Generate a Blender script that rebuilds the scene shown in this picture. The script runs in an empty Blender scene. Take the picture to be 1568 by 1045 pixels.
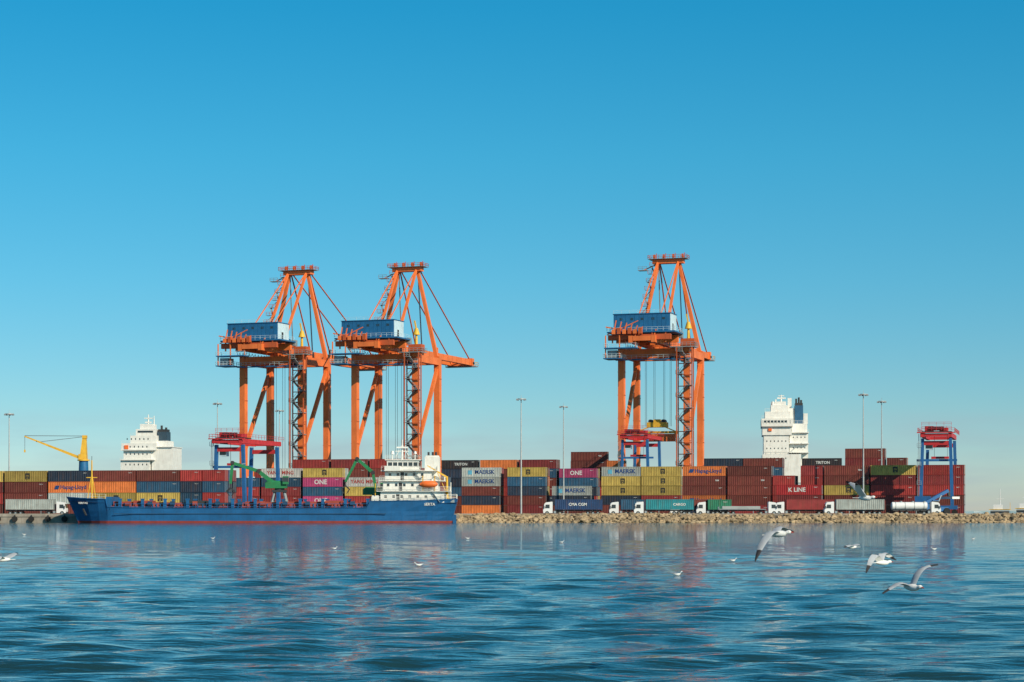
import bpy, math, random
import numpy as np
from mathutils import Vector, Matrix
random.seed(7); rng=np.random.default_rng(7)
scn=bpy.context.scene
scn.view_settings.view_transform='Standard'
try: scn.view_settings.look='None'
except Exception: pass
scn.view_settings.exposure=0
F=3136.0; CAMZ=3.0; HZ=782.0; GZ=1.8
def gx(px,Y): return (px-784.0)*Y/F          # metres east of the sight line
def gz(py,Y): return CAMZ+(HZ-py)*Y/F        # metres above sea level
# ------------------------------------------------------------------ materials
MATS={}
def pm(name,col,rough=.55,metal=0.,var=.18,scale=.6,streak=0.,rand=0.,spec=.4,rust=(.10,.045,.02)):
    if name in MATS: return MATS[name]
    m=bpy.data.materials.new(name); m.use_nodes=True
    nt=m.node_tree; N=nt.nodes; Lk=nt.links; b=N['Principled BSDF']
    tc=N.new('ShaderNodeTexCoord')
    n1=N.new('ShaderNodeTexNoise'); n1.inputs['Scale'].default_value=scale; n1.inputs['Detail'].default_value=6
    Lk.new(tc.outputs['Object'],n1.inputs['Vector'])
    mr=N.new('ShaderNodeMapRange'); mr.inputs[1].default_value=.3; mr.inputs[2].default_value=.7
    mr.inputs[3].default_value=1-var; mr.inputs[4].default_value=1+var*.6
    Lk.new(n1.outputs['Fac'],mr.inputs[0])
    val=mr.outputs[0]
    if rand>0:
        oi=N.new('ShaderNodeObjectInfo'); r=N.new('ShaderNodeMapRange')
        r.inputs[3].default_value=1-rand; r.inputs[4].default_value=1+rand*.7
        Lk.new(oi.outputs['Random'],r.inputs[0])
        mu=N.new('ShaderNodeMath'); mu.operation='MULTIPLY'
        Lk.new(val,mu.inputs[0]); Lk.new(r.outputs[0],mu.inputs[1]); val=mu.outputs[0]
    sc=N.new('ShaderNodeVectorMath'); sc.operation='SCALE'; sc.inputs[0].default_value=col
    Lk.new(val,sc.inputs['Scale']); out=sc.outputs[0]
    if streak>0:
        mp=N.new('ShaderNodeMapping'); mp.inputs['Scale'].default_value=(2.2,2.2,.25)
        Lk.new(tc.outputs['Object'],mp.inputs['Vector'])
        n2=N.new('ShaderNodeTexNoise'); n2.inputs['Scale'].default_value=1.3; n2.inputs['Detail'].default_value=8
        Lk.new(mp.outputs[0],n2.inputs['Vector'])
        m2=N.new('ShaderNodeMapRange'); m2.inputs[1].default_value=.5; m2.inputs[2].default_value=.75
        m2.inputs[3].default_value=0; m2.inputs[4].default_value=streak
        Lk.new(n2.outputs['Fac'],m2.inputs[0])
        mx=N.new('ShaderNodeMix'); mx.data_type='RGBA'
        Lk.new(m2.outputs[0],mx.inputs[0]); Lk.new(out,mx.inputs[6]); mx.inputs[7].default_value=(*rust,1)
        out=mx.outputs[2]
    Lk.new(out,b.inputs['Base Color'])
    b.inputs['Roughness'].default_value=rough; b.inputs['Metallic'].default_value=metal
    b.inputs['Specular IOR Level'].default_value=spec
    MATS[name]=m; return m
ORANGE=pm('crane_orange_paint',(.78,.185,.045),.5,streak=.22,scale=.25)
ORANGE_D=pm('crane_orange_dark',(.50,.10,.03),.6,streak=.3)
CBLUE=pm('crane_blue_paint',(.015,.13,.30),.5,streak=.1)
CLB=pm('pale_blue_panel',(.50,.66,.74),.5)
GREYST=pm('galvanised_steel',(.30,.34,.36),.5,metal=.3)
DARK=pm('dark_steel',(.035,.038,.042),.6)
YEL=pm('yellow_paint',(.72,.42,.04),.5,streak=.15)
WHITE=pm('white_ship_paint',(.74,.74,.70),.5,var=.10,streak=.25,rust=(.35,.25,.17))
WHITE2=pm('white_truck_paint',(.74,.75,.75),.4,var=.06)
GLASS=pm('dark_window_glass',(.02,.03,.04),.12,var=.05,spec=.8)
RED=pm('red_paint',(.50,.03,.035),.5,streak=.2)
RBLUE=pm('gantry_blue_paint',(.02,.12,.32),.5,streak=.15)
HULL=pm('blue_hull_paint',(.012,.105,.27),.45,var=.25,scale=.3,streak=.35,rust=(.02,.05,.10))
HULLD=pm('dark_hull_paint',(.02,.06,.12),.5)
BOOT=pm('red_antifouling',(.24,.035,.028),.7,streak=.3)
OXIDE=pm('hatch_red_oxide',(.33,.06,.04),.7,streak=.2)
GREEN=pm('green_machine_paint',(.02,.20,.075),.5,streak=.2)
TYRE=pm('rubber_tyre',(.02,.02,.02),.9)
CONC=pm('concrete',(.30,.27,.23),.9,var=.35,scale=.35,streak=.35,rust=(.08,.07,.06))
ASPH=pm('yard_paving',(.11,.105,.10),.9,var=.3,scale=.1)
ROCK=pm('limestone_rock',(.36,.27,.165),.95,var=.5,scale=.45)
POLE=pm('pole_steel',(.45,.47,.47),.45,metal=.2)
LAMP=pm('lamp_housing',(.22,.24,.26),.5)
WIRE=pm('wire_rope',(.09,.09,.10),.6)
ORLB=pm('lifeboat_orange',(.80,.16,.03),.5)
# ------------------------------------------------------------------ mesh builder
class MB:
    def __init__(s): s.v=[]; s.f=[]; s.m=[]; s.mats=[]; s.smooth=[]
    def mi(s,mat):
        if mat not in s.mats: s.mats.append(mat)
        return s.mats.index(mat)
    def add(s,vs,fs,mat,smooth=False):
        o=len(s.v); s.v.extend([tuple(v) for v in vs]); k=s.mi(mat)
        for f in fs: s.f.append(tuple(i+o for i in f)); s.m.append(k); s.smooth.append(smooth)
    def box(s,x0,x1,y0,y1,z0,z1,mat):
        s.add([(x0,y0,z0),(x1,y0,z0),(x1,y1,z0),(x0,y1,z0),(x0,y0,z1),(x1,y0,z1),(x1,y1,z1),(x0,y1,z1)],
              [(0,3,2,1),(4,5,6,7),(0,1,5,4),(1,2,6,5),(2,3,7,6),(3,0,4,7)],mat)
    def beam(s,p,q,w,h,mat,w2=None,h2=None):
        p=Vector(p);q=Vector(q);d=(q-p)
        if d.length<1e-6: return
        d.normalize(); up=Vector((0,0,1)) if abs(d.z)<.98 else Vector((0,1,0))
        a=d.cross(up).normalized(); b=a.cross(d).normalized()
        w2=w if w2 is None else w2; h2=h if h2 is None else h2
        vs=[]
        for c,ww,hh in((p,w,h),(q,w2,h2)):
            for i,j in((-1,-1),(1,-1),(1,1),(-1,1)): vs.append(c+a*(i*ww/2)+b*(j*hh/2))
        s.add(vs,[(0,1,2,3),(7,6,5,4),(0,4,5,1),(1,5,6,2),(2,6,7,3),(3,7,4,0)],mat)
    def cyl(s,p,q,r,mat,r2=None,n=10,smooth=True):
        p=Vector(p);q=Vector(q);d=(q-p).normalized(); up=Vector((0,0,1)) if abs(d.z)<.98 else Vector((0,1,0))
        a=d.cross(up).normalized(); b=a.cross(d).normalized(); r2=r if r2 is None else r2
        vs=[];fs=[]
        for c,rr in((p,r),(q,r2)):
            for i in range(n):
                t=2*math.pi*i/n; vs.append(c+a*(math.cos(t)*rr)+b*(math.sin(t)*rr))
        s.add(vs,[(i,(i+1)%n,n+(i+1)%n,n+i) for i in range(n)],mat,smooth)
        s.add(vs[:n],[tuple(range(n))],mat); s.add(vs[n:],[tuple(range(n))],mat)
    def loft(s,rings,mat,smooth=True,cap=True):
        n=len(rings[0]); vs=[p for r in rings for p in r]
        fs=[(k*n+i,k*n+(i+1)%n,(k+1)*n+(i+1)%n,(k+1)*n+i) for k in range(len(rings)-1) for i in range(n)]
        if cap: fs+= [tuple(range(n)),tuple((len(rings)-1)*n+i for i in reversed(range(n)))]
        s.add(vs,fs,mat,smooth)
    def rail(s,pts,h=1.1,mat=None,post=2.0,t=.07,levels=2):
        mat=mat or GREYST
        for a,b in zip(pts[:-1],pts[1:]):
            a=Vector(a);b=Vector(b);L=(b-a).length; n=max(1,int(L/post))
            for k in range(levels):
                z=h*(k+1)/levels; s.beam(a+Vector((0,0,z)),b+Vector((0,0,z)),t,t,mat)
            for i in range(n+1):
                c=a.lerp(b,i/n); s.beam(c,c+Vector((0,0,h)),t,t,mat)
    def mesh(s,name):
        me=bpy.data.meshes.new(name); me.from_pydata(s.v,[],s.f)
        for m in s.mats: me.materials.append(m)
        me.polygons.foreach_set('material_index',s.m); me.polygons.foreach_set('use_smooth',s.smooth); me.update()
        return me
COL=scn.collection
def obj(name,me,loc=(0,0,0),rz=0,scale=1,parent=None):
    o=bpy.data.objects.new(name,me); COL.objects.link(o); o.location=loc; o.rotation_euler=(0,0,rz)
    o.scale=(scale,)*3 if not isinstance(scale,tuple) else scale
    if parent: o.parent=parent
    return o
def assembly(name,parts,loc=(0,0,0),rz=0,scale=1):
    e=obj(name,None,loc,rz,scale); e.empty_display_size=1
    for k,mb in parts.items():
        me=mb.mesh(k) if isinstance(mb,MB) else mb
        obj(k,me,parent=e)
    return e
# ------------------------------------------------------------------ text
TXT={}
def text_geo(t):
    if t in TXT: return TXT[t]
    c=bpy.data.curves.new('lettering',type='FONT'); c.body=t; c.size=1.0; c.offset=.02; c.resolution_u=2
    o=bpy.data.objects.new('lettering',c); COL.objects.link(o)
    dg=bpy.context.evaluated_depsgraph_get(); me=o.evaluated_get(dg).to_mesh()
    vs=[tuple(v.co) for v in me.vertices]; fs=[tuple(p.vertices) for p in me.polygons]
    o.evaluated_get(dg).to_mesh_clear(); bpy.data.objects.remove(o); bpy.data.curves.remove(c)
    w=max([v[0] for v in vs]+[.1]); TXT[t]=(vs,fs,w); return TXT[t]
def put_text(mb,t,x,z,y,size,mat,center=True,maxw=None):
    vs,fs,w=text_geo(t)
    if maxw and w*size>maxw: size=maxw/w
    x0=x-w*size/2 if center else x
    mb.add([(x0+a*size,y,z+b*size) for a,b,_ in vs],fs,mat)
# ------------------------------------------------------------------ containers
CC={'b':('maroon',(.17,.036,.026)),'r':('red',(.34,.034,.030)),'d':('dark_red',(.22,.027,.027)),
 'o':('orange',(.62,.165,.04)),'O':('orange',(.62,.165,.04)),'u':('blue',(.02,.08,.15)),'n':('navy',(.020,.034,.062)),
 'y':('yellow',(.48,.34,.08)),'M':('magenta',(.50,.06,.18)),'W':('light_grey',(.46,.49,.46)),'g':('grey',(.38,.42,.40)),
 'K':('bright_red',(.48,.028,.032)),'t':('teal',(.015,.18,.21)),'Y':('pale_grey',(.53,.51,.48)),'c':('cobalt',(.02,.065,.18)),
 'k':('black',(.03,.025,.03)),'e':('green',(.02,.16,.09)),'x':('maroon',(.17,.036,.026))}
LETW=pm('white_lettering',(.68,.68,.65),.6); LETB=pm('blue_lettering',(.02,.06,.20),.6); LETK=pm('black_lettering',(.03,.03,.03),.6)
LETC=pm('cyan_emblem',(.12,.42,.58),.6); LETR=pm('red_lettering',(.42,.06,.05),.6)
CM={}
def cont_mesh(k,L40,H):
    key=(k,L40,H)
    if key in CM: return CM[key]
    nm,col=CC[k]; P=pm('container_'+nm,col,.55,var=.25,scale=.5,streak=.45,rand=.34)
    L=12.19 if L40 else 6.06; W=2.44; mb=MB(); fr=.14; d=.045
    for x in(0,L-fr):
        for y in(0,W-fr): mb.box(x,x+fr,y,y+fr,0,H,P)
    for y in(.003,W-fr+.003-.006):
        mb.box(fr,L-fr,y,y+fr,.005,.17,P); mb.box(fr,L-fr,y,y+fr,H-.13,H-.005,P)
    for x in(.003,L-fr-.003): mb.box(x,x+fr,fr,W-fr,.005,.17,P); mb.box(x,x+fr,fr,W-fr,H-.13,H-.005,P)
    mb.add([(0.02,.02,H-.02),(L-.02,.02,H-.02),(L-.02,W-.02,H-.02),(.02,W-.02,H-.02)],[(0,1,2,3)],P)
    mb.add([(0.02,.02,.1),(L-.02,.02,.1),(L-.02,W-.02,.1),(.02,W-.02,.1)],[(3,2,1,0)],DARK)
    def corr(a,b,put,pitch=.5):
        n=int((b-a)/pitch); pitch=(b-a)/n; pr=[]
        for i in range(n):
            x=a+i*pitch; pr+=[(x,0.015),(x+pitch*.36,.015),(x+pitch*.5,d+.03),(x+pitch*.86,d+.03)]
        pr.append((b,.015)); vs=[]
        for x,yy in pr: vs+= [put(x,yy,.17),put(x,yy,H-.13)]
        mb.add(vs,[(2*i,2*i+2,2*i+3,2*i+1) for i in range(len(pr)-1)],P)
    corr(fr,L-fr,lambda x,y,z:(x,y,z)); corr(fr,L-fr,lambda x,y,z:(x,W-y,z))
    corr(fr,W-fr,lambda x,y,z:(y,x,z))
    mb.add([(L-.05,fr,.17),(L-.05,W-fr,.17),(L-.05,W-fr,H-.13),(L-.05,fr,H-.13)],[(0,1,2,3)],P)
    mb.box(L-.05,L-.02,W/2-.015,W/2+.015,.17,H-.13,DARK)
    for y in(.42,.9,1.54,2.02): mb.cyl((L-.015,y,.1),(L-.015,y,H-.08),.025,GREYST,n=5)
    yy=-.006; zc=H/2; 
    if k=='W':
        mb.add([(x,yy,z) for x,z in((2.0,.75),(3.3,.75),(3.3,2.05),(2.0,2.05))],[(0,1,2,3)],LETC); put_text(mb,'MAERSK',7.4,zc-.5,yy,1.75,LETB,maxw=6.6)
    elif k=='M': put_text(mb,'ONE',5.5 if L40 else 3,zc-.6,yy,1.9,LETW)
    elif k=='O':
        put_text(mb,'Hapag-Lloyd',7.2,zc-.45,yy,1.5,LETB,maxw=7.5); mb.add([(x,yy,z) for x,z in((1.7,.9),(2.9,.9),(3.3,1.9),(2.1,1.9))],[(0,1,2,3)],LETB)
    elif k=='y' and L40:
        mb.add([(x,yy,z) for x,z in((6.0,.7),(7.3,.7),(7.3,2.25),(6.0,2.25))],[(0,1,2,3)],LETK); put_text(mb,'m',6.65,1.35,yy-.006,1.0,pm('container_yellow',CC['y'][1])); put_text(mb,'sc',6.65,.8,yy-.006,.7,pm('container_yellow',CC['y'][1]))
    elif k=='K': put_text(mb,'K LINE',5.5,zc-.5,yy,1.6,LETW)
    elif k=='Y': put_text(mb,'YANG MING',6,zc-.4,yy,1.5,LETR,maxw=9)
    elif k=='c': put_text(mb,'CMA CGM',5.8,zc-.3,yy,1.0,LETW,maxw=5)
    elif k=='k': put_text(mb,'TRITON',6.5,zc-.3,yy,1.2,LETW)
    elif k=='t': put_text(mb,'CARGO',8.5,zc-.3,yy,.9,LETW,maxw=4)
    elif k=='x': put_text(mb,'tex',9.8,zc-.1,yy,.8,LETW); 
    if k in 'brdunkKeM': put_text(mb,random.choice(['TCLU 4','CAIU 9','TGHU 7']),L-1.6,H-.75,yy,.30,LETW)
    me=mb.mesh('container_'+nm); CM[key]=me; return me
YR=math.radians(-15); UX=Vector((math.cos(YR),math.sin(YR),0)); UY=Vector((-math.sin(YR),math.cos(YR),0))
def stack(px,Y,L40,s,h,back=0,rz=YR,pool='bbrdduunyobrgkbd'):
    base=Vector((gx(px,Y),Y,GZ))
    for b in range(back+1):
        ss=s if b==0 else ''.join(random.choice(pool) for _ in range(max(1,len(s)-random.choice([0,0,1]))))
        z=0
        for k in ss:
            p=base+UY*(b*2.75)+UX*random.uniform(-.06,.06)+UY*random.uniform(-.04,.04); p.z=GZ+z+.004
            obj('shipping_container',cont_mesh(k,L40,h),p,rz+random.uniform(-.003,.003)); z+=h+.02
def row(pr,Yr,h,cols,back=1):
    Xr=gx(pr,Yr); t=math.tan(-YR)
    for px,L40,s in cols:
        off=px-784; Y=(Yr+t*Xr)/(1+t*off/F); stack(px,Y,L40,s,h,back)
row(8,542,2.9,[(-127,1,'bbrd'),(-60,1,'brdy'),(7,1,'bbby'),(74,1,'bgOn'),(142,1,'byob'),(209,1,'dyub'),(276,0,'runr'),(310,0,'drur')],2)
row(400,604,2.7,[(338,1,'bdru'),(400,1,'brduY'),(464,1,'bMuMy'),(528,1,'bryY'),(592,1,'brun'),(652,0,'bdrb')],1)
row(508,652,2.9,[(390,1,'bbrdr'),(448,1,'bdurrr'),(507,1,'rrrbbd'),(566,1,'bbdbbr'),(624,0,'bdrnd')],1)
row(707,640,2.9,[(707,1,'onbWW'),(777,1,'dbnuy'),(845,1,'bnW'),(921,1,'bnyyW'),(982,1,'bdyyy')],1)
row(675,664,2.9,[(676,1,'bbunnk'),(735,1,'bdrrbo'),(795,1,'bndbud'),(856,1,'brnuM'),(1078,1,'bndbun'),(1138,1,'bndbub')],1)
row(875,672,2.9,[(874,1,'bbrbdbx'),(929,0,'bbrbdo')],0)
row(1045,574,2.7,[(1045,1,'nObxO'),(1114,1,'dbbxb'),(1183,0,'drrr'),(1226,0,'drbrd'),(1262,1,'bbybx'),(1333,1,'bdrdy'),(1406,1,'dbrdr')],2)
row(1190,556,2.7,[(1189,1,'bdK')],0)
row(1230,640,2.9,[(1228,1,'bbrdbk'),(1294,1,'bdbbbdb'),(1358,0,'bbrbdb'),(1392,0,'bbdrb'),(1425,0,'bdrbr')],1)
# ------------------------------------------------------------------ STS crane
def sts_crane(px,Y,with_spreader=None,rot=-18,zs=1.0,TIP=38):
    S=1.11; P={}
    lg=MB(); L=20;G=18;TZ=50.2
    for x,y in((0,0),(L,0),(0,G),(L,G)):
        lg.beam((x,y,3.2),(x,y,TZ),1.8,2.0,ORANGE,1.8,2.0)
        for z in range(8,50,7): lg.box(x-1.04,x+1.04,y-.94,y+.94,z,z+.14,ORANGE_D)
    for x in(0,L):
        lg.beam((x,G-.6,46),(x,.6,20),1.0,1.1,ORANGE)
        lg.box(x-.8,x+.8,1.0,G-1.0,12,13.8,ORANGE); lg.box(x-.85,x+.85,1.0,G-1.0,47.4,49.6,ORANGE)
        lg.beam((x,.6,14.5),(x,G*.5,12.9),.5,.5,ORANGE)
    for y in(0,G):
        lg.box(1.0,L-1.0,y-.9,y+.9,2.6,4.4,ORANGE); lg.box(1.0,L-1.0,y-.92,y+.92,47.6,49.9,ORANGE)
        for x in(0,L):
            lg.box(x-2.9,x+2.9,y-.55,y+.55,1.3,2.5,ORANGE_D)
            for i in range(4): lg.cyl((x-2.4+1.6*i,y-.3,.6),(x-2.4+1.6*i,y+.3,.6),.58,DARK,n=12)
    P['portal_frame']=lg
    gd=MB(); T=G+TIP
    for x in(6.6,13.4):
        gd.box(x-.6,x+.6,-15,T-1,50.7,52.7,ORANGE)
        gd.box(x-1.7,x-.7,-14,T-2,50.9,51.0,GREYST)
        gd.rail([(x-1.7,-14,51),(x-1.7,T-2,51)],1.1,ORANGE_D,2.4,.09)
        for k in range(-14,int(T)-2,4): gd.box(x-.64,x+.64,k,k+.12,50.65,52.75,ORANGE_D)
    for y in(-14.6,-6,2,10,18,27,36,45,T-1.8): gd.box(7.3,12.7,y-.4,y+.4,51.2,52.6,ORANGE)
    gd.box(4.6,15.4,T-2,T+.4,50.2,50.6,GREYST); gd.rail([(4.6,T-2,50.6),(4.6,T+.4,50.6),(15.4,T+.4,50.6),(15.4,T-2,50.6)],1.2,YEL,1.5,.1)
    gd.box(5.6,14.4,T-2.8,T-.7,50.62,53.1,ORANGE)
    for x in(5.6,14.2): gd.cyl((x,T-2,51.5),(x,T-1,51.5),.5,DARK)
    P['boom_girders']=gd
    af=MB(); AZ=79.0
    for sx,x0 in((6.8,.4),(13.2,19.6)):
        af.beam((x0,G,50.2),(sx,G,AZ-1),1.1,1.15,ORANGE,.9,.9)
        xr=6.6 if sx<10 else 13.4
        af.beam((xr,-.2,52.8),(sx,G-1,AZ-1),.75,.75,ORANGE,.7,.7)
        af.beam((xr,-13.5,52.9),(sx,G-1,AZ-.6),.28,.28,ORANGE)
        af.beam((xr,34,53),(sx,G+1,AZ-.4),.34,.34,ORANGE_D)
        af.beam((xr,T-3,53),(sx,G+1,AZ-.1),.30,.30,ORANGE_D)
        af.beam((xr,34,52.9),(xr,34,54.5),.7,.7,ORANGE)
        af.beam((xr+.5,20,53),(sx,G+.4,AZ-1),.3,.3,GREYST)
    a=Vector((5.6,0,53)); b=Vector((5.9,G-1,AZ-2))
    for i in range(9):
        p=a.lerp(b,i/9); q=a.lerp(b,(i+1)/9)
        af.beam(p+Vector((-1.1 if i%2 else .5,0,0)),q+Vector((.5 if i%2 else -1.1,0,0)),.5,.12,GREYST)
        af.box(q.x-1.5,q.x+.8,q.y-.6,q.y+.6,q.z-.06,q.z+.06,GREYST); af.rail([(q.x-1.5,q.y-.6,q.z),(q.x+.8,q.y-.6,q.z)],1.1,ORANGE_D,1,.09)
    af.box(5.2,14.8,G-1.3,G+1.3,AZ-1.3,AZ-.1,ORANGE); af.box(4.0,16,G-2.2,G+2.2,AZ+.02,AZ+.14,GREYST)
    af.rail([(4,G-2.2,AZ+.1),(16,G-2.2,AZ+.1),(16,G+2.2,AZ+.1),(4,G+2.2,AZ+.1),(4,G-2.2,AZ+.1)],1.1,ORANGE_D,1.6,.1)
    for x in(5.6,8.5,11.5,14.4):
        af.cyl((x-.2,G,AZ+.9),(x+.2,G,AZ+.9),.8,ORANGE_D,n=12); af.beam((x+.6,G,AZ),(x+.6,G,AZ+2.0),.16,.16,RED)
    af.box(.9,3.6,G-2,G,AZ-3.4,AZ-3.2,GREYST); af.rail([(.9,G-2,AZ-3.2),(3.6,G-2,AZ-3.2)],1,GREYST,1,.1); af.beam((2.2,G-1,AZ-3.3),(6,G,AZ-1.5),.3,.3,ORANGE_D)
    P['apex_frame_and_stays']=af
    hs=MB(); x0,x1,y0,y1,z0,z1=.6,17.6,-11.5,-3.9,54.2,59.4
    hs.box(x0,x1-.02,y0,y1,z0,z1,CBLUE); hs.box(x1-.02,x1+.1,y0+.2,y1-.2,z0+.1,z1-.1,CLB)
    hs.box(x0-.2,x1+.25,y0-.2,y1+.2,z1,z1+.22,CBLUE)
    for i in range(12):
        xx=x0+1+i*1.35; hs.box(xx,xx+.09,y0-.05,y0,z0+.1,z1-.05,CBLUE)
    for i in range(5): hs.box(x0+1.8+i*3.2,x0+2.7+i*3.2,y0-.03,y0-.001,z0+3.4,z0+4.1,GLASS)
    hs.box(x1+.1,x1+.14,-9,-7.8,z0+.2,z0+2.4,DARK)
    hs.box(x0-1.6,x1+1.8,y0-1.7,y1+1.2,z0-.42,z0-.02,CBLUE)
    hs.rail([(x0-1.6,y1,z0),(x0-1.6,y0-1.7,z0),(x1+1.8,y0-1.7,z0),(x1+1.8,y1,z0)],1.15,CLB,1.6,.07)
    hs.rail([(x0,y0,z1+.2),(x1,y0,z1+.2)],1.0,CLB,2.2,.06)
    for i in range(5): hs.beam((x0+i*4,y0-1.2,z0-.4),(x0+i*4,y0-1.2+ .01,50.8),.35,.35,ORANGE)
    P['machinery_house']=hs
    mc=MB()
    mc.box(-.6,18.2,-13.4,-12.2,51.6,53.2,ORANGE_D); mc.box(-.6,18.2,-4.2,-3,51.4,53.5,ORANGE)
    mc.box(-1.2,8.4,-15.6,-12.0,49.0,49.3,CBLUE); mc.rail([(-1.2,-12,49.3),(-1.2,-15.6,49.3),(8.4,-15.6,49.3),(8.4,-12,49.3)],1.2,CLB,1.3,.08)
    mc.box(-1.6,3.6,-15,-9,46.0,46.3,CBLUE); mc.rail([(-1.6,-9,46.3),(-1.6,-15,46.3),(3.6,-15,46.3),(3.6,-9,46.3)],1.2,CLB,1.2,.08)
    mc.box(-.6,2.2,-14,-10.5,46.3,48.6,GREYST)
    for x in(-1,3.2,8): mc.beam((x,-14.5,46 if x<5 else 49),(x,-14.5,53),.3,.3,ORANGE)
    for i in range(6):
        x=1+i*1.6; mc.box(x,x+1.0,-15.2,-13.9,53.3,54.6+.5*(i%2),ORANGE_D if i%2 else ORANGE); mc.beam((x+.5,-14.5,54),(x+1.2,-14.5,57.4-.4*i),.25,.25,ORANGE)
    mc.beam((-1.2,-13.6,55.6),(9.8,-13.6,53.4),.35,.35,ORANGE)
    mc.beam((-.8,-13.8,53.2),(8.6,-13.8,57.2),.25,.25,ORANGE)
    mc.box(5.4,14.6,0.5,7,53.0,54.0,ORANGE_D); mc.box(6.8,13.2,1.4,6,54.05,55.8,CBLUE)
    mc.box(13.9,16.4,4.0,7.0,46.6,49.2,WHITE2); mc.box(13.8,16.5,3.96,4.0,47.2,48.9,GLASS); mc.box(16.4,16.44,4.4,6.6,47.4,48.8,GLASS); mc.beam((15,5.5,49.2),(15,5.5,50.9),.4,.4,DARK)
    mc.box(15.5,23.0,-3.2,1.6,50.0,50.25,GREYST); mc.rail([(15.5,-3.2,50.25),(23,-3.2,50.25),(23,1.6,50.25)],1.2,GREYST,1.2,.1)
    mc.box(18.5,22.6,-2.4,.8,50.3,52.6,ORANGE_D); mc.box(16,19.2,-3.0,-1.2,52.8,54.6,GREYST)
    mc.cyl((20.6,-1,52.6),(20.6,-1,56.6),.45,YEL,.3); mc.cyl((20.6,-1,55.6),(20.6,-1,57.6),1.1,YEL,.5); mc.beam((20.6,-1,57.3),(20.0,-1,60.0),.4,.4,YEL)
    for x in(0,5,10,15,20): 
        mc.box(x-1.3,x+1.3,-1.9,-1.1,46.7,46.9,CBLUE)
    mc.rail([(-1.4,-1.9,46.9),(21.4,-1.9,46.9)],1.1,CLB,1.6,.07); mc.box(-1.4,21.4,-1.95,-1.15,46.45,46.68,CBLUE)
    for i in range(13):
        y=-13+i*2.0; 
        for k in range(4): 
            t0,t1=k/4,(k+1)/4; f=lambda t:50.6-7*t*(1-t)*(.7+.3*math.sin(i))
            mc.beam((4.6,y+2*t0,f(t0)),(4.6,y+2*t1,f(t1)),.1,.1,WIRE)
    P['trolley_cab_and_platforms']=mc
    st=MB(); n=13; x0=18.3;x1=21.3;yf=-2.6
    for i in range(n):
        z=4.6+i*3.4; za=z+3.4
        xa,xb=(x0,x1) if i%2 else (x1,x0)
        st.beam((xa,yf,z),(xb,yf,za),1.0,.3,DARK); st.beam((xa,yf-.5,z+1),(xb,yf-.5,za+1),.12,.12,GREYST)
        st.box(xb-1.0,xb+1.0,yf-.7,yf+1.4,za-.12,za+.08,GREYST)
        st.rail([(xb-1.0,yf-.7,za),(xb+1.0,yf-.7,za)],1.1,GREYST,1,.12)
        st.box(x0-.4,x1+.6,yf+1.0,yf+1.35,za-.35,za-.1,ORANGE_D)
    for x in(x0-.7,x1+.9): 
        for y in (yf-.65,yf+1.35): st.beam((x,y,3),(x,y,50),.3,.3,ORANGE_D)
    P['stair_tower']=st
    rp=MB(); sy=2.6; zb=20 if with_spreader is None else with_spreader
    for x in(6.6,9.2,12.2,14.2): 
        rp.beam((x,sy,zb),(x,sy,53),.08,.08,WIRE); rp.beam((x,sy+1.6,zb),(x,sy+1.6,53),.08,.08,WIRE)
    if zb>15:
        z=zb
        rp.box(7.2,13.2,sy-.6,sy+2.0,z-.3,z+1.2,YEL); rp.cyl((8.2,sy-.5,z+1.5),(8.2,sy+1.8,z+1.5),.6,DARK); rp.cyl((12.2,sy-.5,z+1.5),(12.2,sy+1.8,z+1.5),.6,DARK)
        rp.box(9.2,11.2,sy-.4,sy+1.4,z+1.2,z+2.1,YEL)
        rp.beam((7.5,sy-.4,z-.3),(4.5,sy-.4,z-1.5),.3,.3,YEL); rp.beam((12.9,sy-.4,z-.3),(15.7,sy-.4,z-1.5),.3,.3,YEL)
        rp.box(4.2,16.0,sy-.5,sy-.1,z-2.1,z-1.5,YEL); rp.box(4.2,16.0,sy+1.5,sy+1.9,z-2.1,z-1.5,YEL)
        for x in(4.0,15.6): rp.box(x,x+.6,sy-.6,sy+2.0,z-2.3,z-1.4,YEL)
        rp.box(6.2,15.8,sy-.2,sy+1.6,z-4.6,z-2.3,ORANGE)
    else: rp.box(7,13,sy-.5,sy+1.9,zb-.8,zb,YEL)
    P['hoist_ropes_and_spreader']=rp
    Yc=Y*S; return assembly('ship_to_shore_gantry_crane',P,(gx(px,Yc),Yc,GZ),math.radians(rot),(S,S,S*zs))
sts_crane(373,636,12,-20.5,.975,56); sts_crane(544,627,11,-19.5,.975,48); sts_crane(952,612,26.6,-18,.985,41)
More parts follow.
